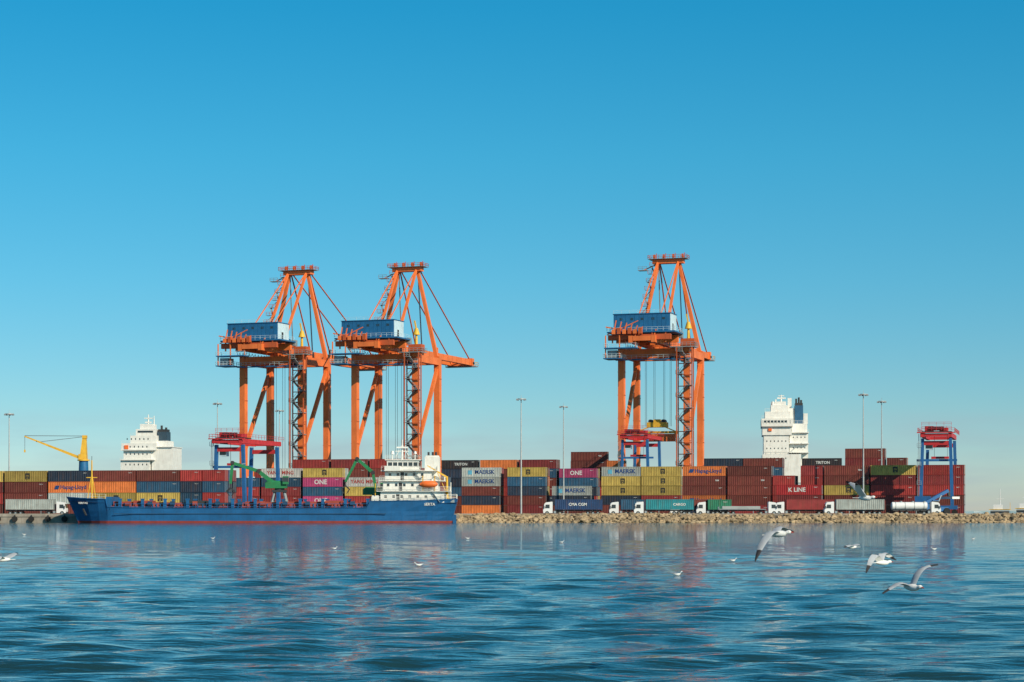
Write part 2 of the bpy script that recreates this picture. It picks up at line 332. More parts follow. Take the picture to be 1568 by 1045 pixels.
# ------------------------------------------------------------------ RTG
def rtg(px,Y,H=24,W=8.2,span=23,s=1.0):
    P={}; fr=MB()
    for y in(0,span):
        for x in(0,W):
            fr.beam((x,y,2.4),(x+(W*.06 if x==0 else -W*.06),y,H-1.2),.85,1.0,RBLUE,.8,.95)
        fr.box(-1.4,W+1.4,y-.5,y+.5,1.5,2.5,RBLUE)
        for x in(-.6,1.2,W-1.2,W+.6): fr.cyl((x,y-.35,.75),(x,y+.35,.75),.75,TYRE,n=14)
        fr.box(.5,W-.5,y-.42,y+.42,H-3.0,H-1.9,RED)
    fr.box(-1.5,2.6,-1.6,-.55,2.6,5.0,RBLUE)
    for z in(8,13,18): fr.box(-.9,.2,-1.3,-.5,z,z+.12,GREYST); fr.rail([(-.9,-1.3,z),(.2,-1.3,z)],1.1,GREYST,1,.08)
    fr.beam((-.5,-.9,3),(-.1,-.9,H),.12,.12,GREYST); fr.beam((-.9,-.9,3),(-.5,-.9,H),.12,.12,GREYST)
    P['blue_legs']=fr
    tp=MB()
    for x in(.5,W-.5): tp.box(x-.45,x+.45,-2,span+2,H-.9,H+.3,RED)
    for y in(-1.6,span+1.6): tp.box(1.0,W-1.0,y-.3,y+.3,H-.8,H+.05,RED)
    tp.rail([(-.7,-2,H+.4),(-.7,span+2,H+.4)],1.1,RED,2,.07); tp.rail([(-.7,-2.2,H+.4),(W+.7,-2.2,H+.4),(W+.7,span+2,H+.4)],1.1,RED,2,.07)
    tp.box(-.9,W+.9,-2.3,-1.9,H+.15,H+.4,RED)
    P['red_top_girders']=tp
    tr=MB(); y=2.5
    tr.box(.2,W-.2,y-2.6,y+2.6,H+.42,H+.7,DARK); tr.box(1.0,3.2,y-2,y+1.6,H+.7,H+2.1,RED); tr.box(4.8,W-1.2,y-1.6,y+2,H+.7,H+1.7,RED)
    tr.cyl((2,y-1.9,H+1.4),(6,y-1.9,H+1.4),.55,DARK); tr.rail([(.2,y-2.6,H+.9),(W-.2,y-2.6,H+.9)],1.1,RED,1.3,.08)
    tr.rail([(.2,y-2.6,H+2.2),(W-.2,y-2.6,H+2.2)],.9,RED,1.6,.07)
    tr.box(1.2,3.0,y-2.2,y-.2,H-4.2,H-2.0,CLB); tr.box(1.25,2.95,y-2.24,y-2.2,H-3.9,H-2.4,GLASS)
    for x in(3.4,6.8): tr.beam((x,y,H),(x,y,H-6),.08,.08,WIRE)
    tr.box(2.6,W-1.0,y-.6,y+.6,H-6.6,H-6.0,RED); tr.box(-1.2,W+1.2,y-1.2,y-.9,H-7.3,H-6.7,RBLUE)
    P['trolley_and_cab']=tr
    return assembly('rubber_tyred_gantry_crane',P,(gx(px,Y),Y,GZ),math.radians(-15),s)
rtg(329,536,19.6,8.4,24); rtg(951,652,25.0,9.0,20); rtg(1410,546,21.6,8.2,22)
# ------------------------------------------------------------------ light masts
def mast(px,py,Y,base=None):
    H=gz(py,Y)-GZ; p=MB(); p.cyl((0,0,0),(0,0,H-.6),.26,POLE,.11,n=10); p.box(-.5,.5,-.5,.5,0,.35,CONC)
    p.cyl((0,0,H-.7),(0,0,H-.45),.9,POLE,.9,n=12)
    for i in range(8):
        t=2*math.pi*i/8; c=Vector((math.cos(t)*1.15,math.sin(t)*1.15,H-.7)); p.box(c.x-.2,c.x+.2,c.y-.2,c.y+.2,c.z-.25,c.z+.08,LAMP)
    p.beam((-1.3,0,H-.5),(1.3,0,H-.5),.14,.14,POLE); p.cyl((0,0,H-.45),(0,0,H+.6),.08,POLE,.02,n=6)
    obj('high_mast_light',p.mesh('high_mast_light'),(gx(px,Y),Y,GZ))
for a in((14,631,560),(333,615,590),(428,626,625),(798,608,548),(863,620,630),(1322,601,552),(1350,612,590)): mast(*a)
# ------------------------------------------------------------------ foreground cargo ship
def cargo_ship():
    P={}; h=MB(); D=6.6
    st=[(-46.5,.15,.1,6.3),(-45.5,1.3,.2,6.2),(-43.5,3.0,1.2,6.05),(-41,4.6,2.9,5.9),(-38,5.8,4.6,5.8),(-36,6.2,5.5,5.75),(-35.6,6.25,5.6,3.9),(-30,6.5,6.3,3.7),(-15,6.6,6.55,3.55),(0,6.6,6.55,3.5),(15,6.6,6.55,3.55),(25.5,6.6,6.4,3.7),(26.3,6.6,6.4,5.2),(34,6.5,5.9,5.3),(41,6.1,4.6,5.5),(45,5.5,3.2,5.7),(46.6,5.0,2.2,5.8)]
    def lev(t):
        rows=[]
        for x,hd,hw,zd in st:
            rk=3.4*max(0,(-x-36)/10.5)**1.3*(1-t) - 1.6*max(0,(x-40)/6.6)*(1-t)
            rows.append((x+rk,hw+(hd-hw)*t**1.4,-1.2+(zd+1.2)*t))
        return rows
    def lvl_at(z):
        out=[]
        for x,hd,hw,zd in st:
            t=(z+1.2)/(zd+1.2); rk=3.4*max(0,(-x-36)/10.5)**1.3*(1-t) - 1.6*max(0,(x-40)/6.6)*(1-t)
            out.append((x+rk,hw+(hd-hw)*max(t,0)**1.4,z))
        return out
    levels=[lvl_at(-1.2),lvl_at(.5),lvl_at(1.6),lvl_at(2.8),lev(1.0)]
    n=len(st)
    for s in(-1,1):
        for k in range(4):
            vs=[(x,s*y,z) for x,y,z in levels[k]]+[(x,s*y,z) for x,y,z in levels[k+1]]
            fs=[(i,i+1,n+i+1,n+i) for i in range(n-1)]
            h.add(vs,fs,BOOT if k==0 else HULL,False)
    e=[lv[-1] for lv in levels]
    for k in range(4): h.add([(e[k][0],-e[k][1],e[k][2]),(e[k][0],e[k][1],e[k][2]),(e[k+1][0],e[k+1][1],e[k+1][2]),(e[k+1][0],-e[k+1][1],e[k+1][2])],[(0,1,2,3)],BOOT if k==0 else HULL)
    d=[(x,y-.12,z-(1.0 if(x<26 and x>-36) else .9)) for x,y,z in levels[4]]
    h.add([(x,-y,z) for x,y,z in d]+[(x,y,z) for x,y,z in d],[(i,i+1,n+i+1,n+i) for i in range(n-1)],OXIDE)
    for s in(-1,1):
        L4=levels[4]
        for a,b in zip(L4[:-1],L4[1:]): h.beam((a[0],s*a[1],a[2]),(b[0],s*b[1],b[2]),.26,.16,HULL)
        h.beam((-34,s*6.66,2.2),(30,s*6.72,2.2),.12,.16,HULLD)
    h.box(45.5,46.3,-.4,.4,-1,2,HULL)
    put_text(h,'SERTA',40.2,4.2,-6.12,.9,LETW); put_text(h,'VERITAS',-41.6,4.6,-5.0,.6,LETW)
    P['hull']=h
    c=MB()
    c.box(-35,24.8,-5.2,5.2,2.5,4.1,OXIDE)
    xx=-34.4; i=0
    while xx<24:
        w=random.choice([3.6,4.2,4.8]); top=4.9+random.choice([0,.25,.5,.1])
        c.box(xx,xx+w,-5.0,5.0,4.1,top,random.choice([OXIDE,OXIDE,OXIDE,DARK]))
        for k in range(4): c.box(xx+.4+k*w/4,xx+.62+k*w/4,-5.35,-5.02,2.6,4.6,OXIDE if i%2 else HULL)
        xx+=w+.5; i+=1
    for k,x in enumerate(np.arange(-33,26,5.3)):
        for s in(-6.2,5.8): c.box(x,x+.7,s,s+.4,2.6,5.6,HULL); c.box(x-.15,x+.85,s-.05,s+.45,5.6,5.85,HULL)
        c.box(x+1.5,x+2.6,-6.0,-5.5,4.2,5.2,OXIDE if k%3==0 else HULLD)
    c.rail([(-35,-6.3,3.3),(25.5,-6.4,3.3)],1.3,HULL,2.5,.09)
    c.box(-36.2,-34.8,-5,5,3,6.3,HULL); c.cyl((-40.5,0,5),(-40.5,0,15.2),.26,YEL,.15); c.beam((-41.8,0,11),(-39.2,0,11),.2,.2,YEL); c.beam((-40.5,0,15),(-40.5,0,16.2),.1,.1,DARK)
    c.beam((-41.6,0,5),(-40.5,0,12),.18,.18,YEL);c.beam((-39.4,0,5),(-40.5,0,12),.18,.18,YEL)
    c.rail([(-45,-1.6,6.2),(-41,-4.6,5.9),(-36,-6.1,5.8)],1.1,WHITE,1.4,.06)
    for x in(-43,-38.5): c.cyl((x,-1.5,5.6),(x,1.5,5.6),.6,GREYST)
    c.beam((-40.8,-5.05,1.8),(-41.6,-4.7,3.4),.5,.25,DARK)
    P['cargo_deck_and_forecastle']=c
    a=MB(); W=WHITE
    tiers=[(28.6,43.6,5.6,4.9,7.7),(29.2,42.2,5.3,7.7,10.2),(29.6,40.6,5.0,10.2,12.6)]
    for x0,x1,hy,z0,z1 in tiers:
        a.box(x0,x1,-hy,hy,z0,z1-.14,W); a.box(x0-.9,x1+1.4,-hy-.8,hy+.8,z1-.14,z1+.02,W)
        a.rail([(x0-.8,-hy-.75,z1),(x1+1.3,-hy-.75,z1),(x1+1.3,hy+.75,z1)],1.05,W,1.3,.06,3)
        for k in range(int((x1-x0)/1.9)): 
            a.box(x0+.9+k*1.9,x0+1.5+k*1.9,-hy-.03,-hy,z0+1.1,z0+1.75,GLASS)
        a.box(x0+3.7,x0+4.5,-hy-.04,-hy,z0+.05,z0+2.0,DARK)
        for k in range(4): a.box(x1,x1+.03,-hy+1.5+k*2.4,-hy+2.1+k*2.4,z0+1.1,z0+1.75,GLASS)
    a.box(30,37.6,-4.6,4.6,12.65,15.1,W); a.box(29.95,37.65,-4.65,4.65,13.6,14.6,GLASS)
    for k in range(7): a.box(30.1+k*1.2,30.3+k*1.2,-4.7,-4.64,13.5,14.7,W)
    a.box(29.5,38.2,-6.6,6.6,12.5,12.64,W); a.box(29.6,33.2,-6.6,-4.6,12.64,13.7,W)
    a.box(29.6,38,-5,5,15.1,15.3,W); a.rail([(29.7,-4.9,15.3),(37.9,-4.9,15.3)],1,W,1.2,.07,3)
    a.beam((40.6,-5.9,7.8),(42.6,-5.9,5),.6,.12,GREYST); a.beam((38.3,-5.7,10.2),(40.3,-5.7,7.8),.6,.12,GREYST); a.beam((36.2,-5.4,12.6),(38.2,-5.4,10.3),.6,.12,GREYST)
    a.box(38.9,42.4,-2.6,2.6,10.2,16.0,W); a.box(39.1,42.2,-2.4,2.4,16.0,16.3,W)
    for x in(39.7,40.7,41.5): a.cyl((x,0,16.2),(x,0,17.2),.25,DARK)
    a.cyl((33.4,0,15.3),(33.4,0,20.2),.28,W,.12); a.beam((31.8,0,17.4),(35,0,17.4),.18,.18,W); a.beam((32.1,-.6,18.3),(34.8,-.6,18.3),.2,.35,W)
    a.beam((32,0,16.2),(33.4,0,19),.14,.14,W); a.beam((35,0,16.2),(33.4,0,19),.14,.14,W)
    a.cyl((31.2,-2,15.3),(31.2,-2,16.6),.12,W); a.cyl((31.2,-2,16.6),(31.2,-2,17.4),.5,W,.3)
    a.cyl((36.6,-2,15.3),(36.6,-2,16.9),.1,W); a.cyl((36.6,-2,16.7),(36.6,-2,17.3),.42,W,.25)
    P['accommodation_house']=a
    e=MB()
    e.loft([[ (37.9+t*4.2, -6.15+math.cos(u)*.95*r, 9.3+math.sin(u)*.85*r) for u in [k*math.pi/5 for k in range(10)]] for t,r in((0,.25),(.12,.75),(.3,1),(.7,1),(.88,.75),(1,.25))],ORLB)
    for x in(38.6,41.4): e.beam((x,-5.6,7.8),(x,-6.2,11.2),.22,.22,YEL); e.beam((x,-5.2,11.2),(x,-6.8,11.2),.2,.2,YEL)
    e.cyl((44.2,-3.6,5),(44.2,-3.6,11.2),.35,YEL,.25); e.beam((44.2,-3.6,11),(39.6,-4.6,13.8),.4,.45,YEL,.2,.25); e.beam((44.2,-3.6,7),(42,-4.1,12),.14,.14,YEL)
    e.rail([(43,-5.8,5.6),(46.4,-5.0,5.8),(46.4,5,5.8)],1.1,W,1.1,.08,3)
    e.rail([(26.5,-6.5,5.3),(34,-6.45,5.35),(43,-5.8,5.6)],1.0,W,1.4,.07,3)
    e.cyl((45,0,5),(45,0,9.8),.1,W); 
    for x in(28,43.2,45.1): e.box(x,x+.9,-5.2,-4.3,4.9,5.9+.2*random.random(),GREYST)
    e.box(26.6,28.2,-5.6,5.6,4.3,6.6,W); e.beam((27.4,-5.8,6.6),(27.4,-5.8,9.5),.18,.18,YEL)
    P['lifeboat_davits_and_rails']=e
    assembly('blue_cargo_ship',P,(gx(401,497.5),497.5,0),0,(1.02,1,1))
cargo_ship()
# ------------------------------------------------------------------ berthed container ships beyond the quay
def ship_behind(kind,px,Y):
    k=Y/F; P={}; h=MB(); W=WHITE; x0,x1=(-75,42) if kind=='left' else (-40,26)
    hull=[]
    for x,hb in((x0,.4),(x0+6,6),(x0+18,11.5),(x1-14,12),(x1-3,10.5),(x1,9)):
        hull.append([(x,-hb,11),(x,hb,11),(x+(3 if x<x0+7 else 0),hb*.8,-1),(x+(3 if x<x0+7 else 0),-hb*.8,-1)])
    h.loft(hull,HULLD,False)
    P['hull']=h; s=MB()
    def B(a,b,t,u,y0,y1,mat=W): s.box((a-px)*k,(b-px)*k,y0,y1,gz(u,Y),gz(t,Y),mat)
    def win(a,b,t,u,y,n,mat=GLASS):
        w=(b-a)/n
        for i in range(n): B(a+i*w+w*.38,a+i*w+w*.62,t,u,y-.04,y,mat)
    if kind=='right':
        B(1169,1207,668,740,-9,8); B(1167,1225,697,740,-9.6,9); B(1167,1211,655,668,-9.5,9)
        B(1165.5,1213,643,655,-10.5,10.5); B(1168,1205,646,649,-10.6,-10.5,GLASS) ; win(1166,1212,645,650,-10.6,9,W)
        B(1171,1209,632,643,-8,7); B(1180,1206,622,632,-6,5); B(1186,1203,616,622,-4,3)
        for t in(676,687,702): win(1171,1205,t,t+2,-9.02 if t<697 else -9.62,6)
        B(1208,1236,664,740,-7,7); B(1212,1235,650,664,-5.5,5.5); B(1210,1237,663,664.5,-8,8); B(1207,1237,680,681.2,-8.6,8);B(1207,1237,694,695,-9.8,8)
        for t in(670,686): win(1211,1234,t,t+2,-7,4)
        B(1206,1216,626,650,-3,3,W); B(1216.5,1229,622,650,-3.6,3.6,pm('funnel_blue',(.02,.10,.20))); B(1217,1228.5,618,622,-3.2,3.2,DARK)
        B(1229.5,1236,634,650,-2.5,2.5,W)
        for a,t in((1219,611),(1223,609),(1226.5,613)): s.cyl(((a-px)*k,0,gz(620,Y)),((a-px)*k,0,gz(t,Y)),.35,DARK)
        s.cyl(((1196-px)*k,0,gz(618,Y)),((1196-px)*k,0,gz(605,Y)),.4,W,.2); B(1190,1203,609,611,-.3,.3); B(1192,1201,606,607,-.3,.3)
        B(1187,1189,612,618,-1,0); B(1206,1212,610,626,-.4,.4,W); s.cyl(((1183-px)*k,-4,gz(622,Y)),((1183-px)*k,-4,gz(616,Y)),.8,W,.4)
        for t,a,b,y in((643,1166,1213,-10.4),(632,1171,1209,-7.9),(622,1180,1206,-5.9),(697,1167,1225,-9.5),(650,1212,1236,-5.4),(664,1210,1237,-7.9)):
            s.rail([((a-px)*k,y,gz(t,Y)),((b-px)*k,y,gz(t,Y))],1.1,W,1.6,.06,2)
        for i in range(5): s.beam(((1210+(i%2)*16-px)*k,-8.3,gz(740-12*i,Y)),((1226-(i%2)*16-px)*k,-8.3,gz(728-12*i,Y)),.6,.15,GREYST)
        B(1176,1181,658,662,-9.9,-9.5,ORLB)
    else:
        B(193,238,706,760,-9,9); B(197,240,691,705,-8.5,8); B(194,248,680,690,-8.8,8.8); B(206,246,668,680,-7,7); B(194,247,689.6,691,-10,10); B(193,246,704.6,706,-10,10)
        B(213,243,658,668,-5.5,5.5); B(218,236,650,658,-4,4); B(240,272,686,760,-7.6,7.6); B(241,262,676,686,-5,5); B(239,273,685,686.2,-8.4,8)
        B(216,240,660.5,663.5,-5.56,-5.5,GLASS)
        for t in(672,684,695,711): win(198,237,t,t+2.6,{672:-7,684:-8.8,695:-8.5,711:-9}[t],6)
        B(244,259,662,686,-3,3,pm('funnel_navy',(.03,.06,.09))); B(245,258,658,662,-2.6,2.6,DARK); B(236,243.5,672,686,-3,3)
        for a,t in((248,652),(255,655)): s.cyl(((a-px)*k,0,gz(662,Y)),((a-px)*k,0,gz(t,Y)),.5,DARK)
        s.cyl(((227-px)*k,0,gz(652,Y)),((227-px)*k,0,gz(635,Y)),.45,W,.2); B(221,234,640,641.5,-.4,.4); B(222,232,646,648,-.4,.4); s.cyl(((236-px)*k,0,gz(652,Y)),((236-px)*k,0,gz(637,Y)),.3,W,.15)
        for t,a,b,y in((705,193,240,-9.8),(680,194,248,-8.7),(668,206,246,-6.9),(686,240,272,-8.2)):
            s.rail([((a-px)*k,y,gz(t,Y)),((b-px)*k,y,gz(t,Y))],1.1,W,1.6,.06,2)
        B(199,205,683,689,-9.2,-8.9,ORLB)
    P['accommodation_house']=s
    assembly('container_ship',P,(gx(px,Y),Y,0),math.radians(-6))
ship_behind('right',1200,735); ship_behind('left',232,890)
def deck_crane():
    Y=770;px=128;k=Y/F;p=MB(); f=lambda a,b,y=0:((a-px)*k,y,gz(b,Y))
    p.cyl(f(128,740),f(128,706),2.0,CBLUE,1.7,n=16); p.cyl(f(128,706),f(128,704),2.3,YEL,n=16)
    p.beam(f(128,705),f(129.5,669),2.6,3.0,YEL,1.3,1.4); p.box(*(f(121,0)[0],f(126,0)[0],-1.4,1.4,gz(704,Y),gz(696,Y)),YEL)
    p.box(f(126.5,0)[0],f(133,0)[0],-1,1,gz(672,Y),gz(667,Y),YEL)
    a,b=f(124,702),f(38,668.5)
    for y in(-.8,.8): p.beam((a[0],y,a[2]),(b[0],y*.4,b[2]),.5,1.0,YEL,.3,.45)
    for i in range(9):
        t0,t1=i/9,(i+1)/9; A=Vector(a).lerp(Vector(b),t0);B_=Vector(a).lerp(Vector(b),t1); s=-.8 if i%2 else .8
        p.beam((A.x,s,A.z),(B_.x,-s,B_.z),.15,.15,YEL)
    for y in(-.4,.4): p.beam(f(129,668,y),f(38,667.5,y),.16,.16,WIRE); p.beam(f(129,669,y),f(60,677,y),.12,.12,WIRE)
    p.beam(f(38,668.5),f(38,689),.12,.12,WIRE); p.box(f(37,0)[0],f(39,0)[0],-.3,.3,gz(693,Y),gz(689,Y),YEL)
    p.box(f(100,0)[0],f(150,0)[0],-4,4,gz(742,Y),gz(738,Y),HULLD)
    obj('pedestal_deck_crane',p.mesh('pedestal_deck_crane'),(gx(px,Y),Y,0))
deck_crane()
# ------------------------------------------------------------------ material handlers on the quay
def handler(px,Y,pts,body,green2=False):
    k=Y/F; P={}; f=lambda a,b,y=0:((a-px)*k,y,gz(b,Y)-GZ)
    u=MB(); bz=f(0,body[1])[2]; bx=f(body[0],0)[0]
    for x in(-2.4,2.4):
        for y in(-2,2): u.beam((bx+x,y,.5),(bx+x*.45,y*.45,bz-.5),.4,.4,GREYST)
        u.box(bx+x-.5,bx+x+.5,-2.8,2.8,.1,1.0,DARK)
        for y in(-2,0,2): u.cyl((bx+x-.35,y,.6),(bx+x+.35,y,.6),.58,TYRE,n=12)
    u.box(bx-1.7,bx+1.7,-1.6,1.6,bz-1.0,bz-.4,DARK); u.cyl((bx,0,bz-.4),(bx,0,bz),1.2,DARK,n=16)
    P['undercarriage']=u
    b=MB(); d=body[2]
    b.loft([[(bx-d*x,y,bz+z) for y,z in((-1.5,0),(1.5,0),(1.5,zt),(1.2,zt+.25),(-1.2,zt+.25),(-1.5,zt))] for x,zt in((-1.8,1.3),(-.5,1.6),(2.6,1.7),(3.4,1.2))],GREEN,False)
    b.box(bx-d*-1.7-.7,bx-d*-1.7+.7,-2.1,-.7,bz+1.0,bz+3.0,GREEN); b.box(bx-d*-1.7-.72,bx-d*-1.7+.72,-2.12,-.68,bz+1.6,bz+2.7,GLASS)
    P['slewing_body_and_cab']=b
    m=MB(); q=[Vector(f(a,c)) for a,c in pts]
    w=1.1
    for i,(A,B_) in enumerate(zip(q[:-1],q[1:])): m.beam(A,B_,.7,w,GREEN,.6,w*.8); w*=.8
    for A in q[1:-1]: m.cyl(A+Vector((0,-.6,0)),A+Vector((0,.6,0)),.5,DARK)
    m.beam(q[0]+Vector((d*.6,0,.3)),q[0].lerp(q[1],.55)+Vector((0,0,-.7)),.25,.25,GREYST)
    m.beam(q[-3].lerp(q[-2],.5)+Vector((0,0,.9)),q[-2].lerp(q[-1],.25)+Vector((0,0,.5)),.22,.22,GREYST)
    e=q[-1]; m.beam(e,e+Vector((0,0,-1)),.25,.25,DARK)
    for s in(-1,1):
        for y in(-.5,0,.5): m.beam(e+Vector((0,y,-1)),e+Vector((s*1.0,y,-1.9)),.3,.25,DARK); m.beam(e+Vector((s*1.0,y,-1.9)),e+Vector((s*.3,y,-3)),.3,.2,DARK,.1,.1)
    P['boom_stick_and_grab']=m
    assembly('material_handler_crane',P,(gx(px,Y),Y,GZ),0)
handler(425,512.5,[(424,744),(396,722),(356,709),(353,741)],(428,748,1)); handler(572,512.5,[(576,752),(571,724),(547,703),(529,738)],(577,758,1))
# ------------------------------------------------------------------ trucks
def wheel(mb,x,y,s=1,r=.52):
    mb.cyl((x,y-.16,r),(x,y+.16,r),r,TYRE,n=14); mb.cyl((x,y-.18,r),(x,y+.18,r),r*.5,GREYST,n=10)
def truck(px,Y,face,load,cabmat=WHITE2,L=12.2):
    P={}; s=-1 if face=='L' else 1; c=MB(); f=s
    def X(a): return a*f
    prof=[(0,.55),(2.35,.55),(2.42,1.3),(2.35,1.75),(2.05,2.95),(1.7,3.25),(.1,3.45),(0,3.3)]
    c.loft([[(X(a),y,b) for a,b in prof] for y in(-1.2,1.2)],cabmat,False)
    c.loft([[(X(a),y,b) for a,b in((.75,1.75),(1.95,1.75),(1.75,2.7),(.75,2.7))] for y in(-1.225,1.225)],GLASS,False)
    c.loft([[(X(a),y,b) for a,b in((2.3,1.85),(2.42,1.85),(2.16,2.85),(2.0,2.85))] for y in(-1.05,1.05)],GLASS,False)
    c.box(min(X(2.3),X(2.5)),max(X(2.3),X(2.5)),-1.15,1.15,.4,.85,DARK)
    c.box(min(X(-3),X(2.2)),max(X(-3),X(2.2)),-.45,.45,.6,.9,DARK)
    c.box(min(X(-.9),X(-.3)),max(X(-.9),X(-.3)),-1.1,-.6,.5,1.1,GREYST)
    for y in(-1.05,1.05): wheel(c,X(1.4),y); wheel(c,X(-1.9),y)
    c.beam((X(2.1),-1.45,1.7),(X(2.1),-1.45,2.4),.12,.25,DARK)
    P['tractor_cab']=c
    t=MB(); a0,a1=X(-.6),X(-.6-L); lo,hi=min(a0,a1),max(a0,a1)
    for y in(-.75,.6): t.box(lo,hi,y,y+.15,1.05,1.4,DARK)
    for i in range(6): t.box(lo+.2+i*(L-.6)/5,lo+.4+i*(L-.6)/5,-1.2,1.2,1.12,1.36,DARK)
    for i in range(3):
        for y in(-1.05,1.05): wheel(t,X(-L+.6+i*1.3),y)
    for y in(-1.1,): t.beam((X(-3.9),y,0.1),(X(-3.9),y,1.1),.15,.15,GREYST)
    P['semi_trailer']=t
    if load=='tank':
        k=MB(); k.cyl((lo+.2,0,2.35),(hi-.4,0,2.35),1.0,WHITE2,n=20)
        k.cyl((lo,0,2.35),(lo+.2,0,2.35),.7,WHITE2,1.0,n=20)
        for i in range(5): k.cyl((lo+1+i*2.4,0,2.35),(lo+1.12+i*2.4,0,2.35),1.05,GREYST,n=20)
        for i in range(3): k.cyl((lo+2.5+i*3,0,3.3),(lo+2.5+i*3,0,3.6),.35,GREYST)
        P['tank']=k
    elif load=='flat':
        k=MB(); k.box(lo,hi,-1.2,1.2,1.42,1.6,GREYST); k.box(lo,lo+.15,-1.2,1.2,1.6,2.2,GREYST)
        for i in range(int(L)): k.cyl((lo+.6+i*.98,-1.0,1.6),(lo+.6+i*.98,1.0,1.6),.02,DARK,n=5)
        k.box(lo+1,hi-1.5,-1.1,1.1,1.62,2.3,pm('grey_tarpaulin',(.33,.36,.36),.8)); P['flatbed_load']=k
    e=assembly('container_truck' if load not in('tank','flat') else ('tanker_truck' if load=='tank' else 'flatbed_truck'),P,(gx(px,Y),Y,GZ+.004),0)
    if load not in('tank','flat'):
        o=obj('loaded_container',cont_mesh(load,L>8,2.6),(lo,-1.22,1.43),0,1,e)
truck(846,524,'L','c'); truck(947,528,'L','u',L=6.2); truck(985,521,'L','t'); truck(1066+14,531,'L','e',L=6.2)
truck(1176,524,'R','flat'); truck(1276,521,'L','g',L=12.2); truck(1425,524,'R','tank',L=9.5); truck(88,516,'R','g'); truck(1040,533,'L','b'); truck(1200,530,'L','d')
def reach_stacker(px,Y):
    p=MB(); p.box(-3.8,3,-1.6,1.6,1.0,2.1,RBLUE); p.box(-4.4,-2.4,-1.7,1.7,1.1,2.9,RBLUE)
    for x,r in((-2.8,.8),(2.4,.95)):
        for y in(-1.6,1.6): p.cyl((x,y-.35,r),(x,y+.35,r),r,TYRE,n=14)
    p.box(-1.2,.6,-.8,.8,2.1,3.9,RBLUE); p.box(-1.22,.62,-.82,.82,2.8,3.7,GLASS)
    p.beam((-3,0,3.2),(3.8,0,6.4),.8,.8,RBLUE); p.beam((0,-.3,2.0),(1.6,-.3,5.2),.3,.3,GREYST); p.beam((3.8,0,6.4),(4.2,0,5.0),.6,.6,DARK)
    p.box(3.2,5.4,-3.1,3.1,4.2,4.8,WHITE2)
    obj('reach_stacker',p.mesh('reach_stacker'),(gx(px,Y),Y,GZ+.004),math.radians(20))
reach_stacker(1432,534)
def boat(px,Y,s=1):
    p=MB(); st=[(-5,1.5,1.2),(-2,1.8,1.1),(2,1.6,1.3),(4.5,.8,1.7),(6,.08,2.0)]
    p.loft([[(x,-w,z),(x,-w*.7,-.4),(x,w*.7,-.4),(x,w,z)] for x,w,z in st],HULLD,False)
    p.box(-3.4,1.6,-1.2,1.2,1.1,3.2,WHITE2); p.box(-3.42,1.62,-1.22,1.22,2.2,2.85,GLASS); p.box(-3.8,2,-1.4,1.4,3.2,3.35,YEL); p.box(-1.6,.8,-1,1,3.35,4.6,WHITE2)
    p.cyl((-1,0,3.3),(-1,0,9.0),.12,WHITE2,.06); p.beam((-2,0,6.2),(0,0,6.2),.1,.1,WHITE2); p.rail([(1.8,-1.5,1.4),(4.4,-.8,1.8),(5.9,0,2.0)],.8,WHITE2,1,.06)
    p.beam((-3.6,0,3.3),(-3.6,0,5.2),.1,.1,YEL)
    obj('pilot_boat',p.mesh('pilot_boat'),(gx(px,Y),Y,0),math.radians(165),s)
boat(1526,560,1.0); boat(1566,600,1.1)
# ------------------------------------------------------------------ ground, quay, rocks
g=MB()
poly=[(-600,506.5),(128,508.5),(128,640),(60,715),(-140,752),(-600,840)]
g.add([(x,y,GZ) for x,y in poly]+[(x,y,-2) for x,y in poly],[tuple(range(6))]+[(i,i+6,(i+1)%6+6,(i+1)%6) for i in range(6)],ASPH)
obj('container_yard_ground',g.mesh('container_yard_ground'))
q=MB(); q.box(-600,-13,505.4,509.5,-2,GZ+.12,CONC); q.box(-600,-13.2,505.2,505.9,GZ-.35,GZ+.42,CONC)
for i in range(60):
    x=-16-i*4.1; q.cyl((x,505.05,.9),(x,504.5,.9),.7,TYRE,n=14); q.box(x-.12,x+.12,504.9,505.4,.2,1.9,DARK)
for i in range(20): q.cyl((-20-i*12,506.4,GZ+.1),(-20-i*12,506.4,GZ+.7),.25,DARK,.35)
obj('concrete_quay',q.mesh('concrete_quay'))
t=(1+5**.5)/2
iv=np.array([(-1,t,0),(1,t,0),(-1,-t,0),(1,-t,0),(0,-1,t),(0,1,t),(0,-1,-t),(0,1,-t),(t,0,-1),(t,0,1),(-t,0,-1),(-t,0,1)],float); iv/=np.linalg.norm(iv[0])
iff=[(0,11,5),(0,5,1),(0,1,7),(0,7,10),(0,10,11),(1,5,9),(5,11,4),(11,10,2),(10,7,6),(7,1,8),(3,9,4),(3,4,2),(3,2,6),(3,6,8),(3,8,9),(4,9,5),(2,4,11),(6,2,10),(8,6,7),(9,8,1)]
V=[];Fc=[];cnt=0
for i in range(5200):
    x=rng.uniform(-14,330); u=rng.uniform(0,1)
    yb=503.2+u*5.6; z=-.3+u*2.25+rng.uniform(-.15,.25); sz=rng.uniform(.3,.85)
    if x>126: 
        yb=503.2+rng.uniform(0,12); z=-.3+min(1,min(yb-503.2,515.2-yb)/4)*2.2+rng.uniform(-.15,.2)
    vv=iv*(1+rng.uniform(-.28,.28,(12,1)))*sz*np.array([rng.uniform(.8,1.5),rng.uniform(.7,1.2),rng.uniform(.5,.9)])
    a=rng.uniform(0,6.28); c_,s_=math.cos(a),math.sin(a); vv=vv@np.array([[c_,s_,0],[-s_,c_,0],[0,0,1]])+np.array([x,yb,z])
    V.append(vv); Fc+= [(p+cnt,q_+cnt,r_+cnt) for p,q_,r_ in iff]; cnt+=12
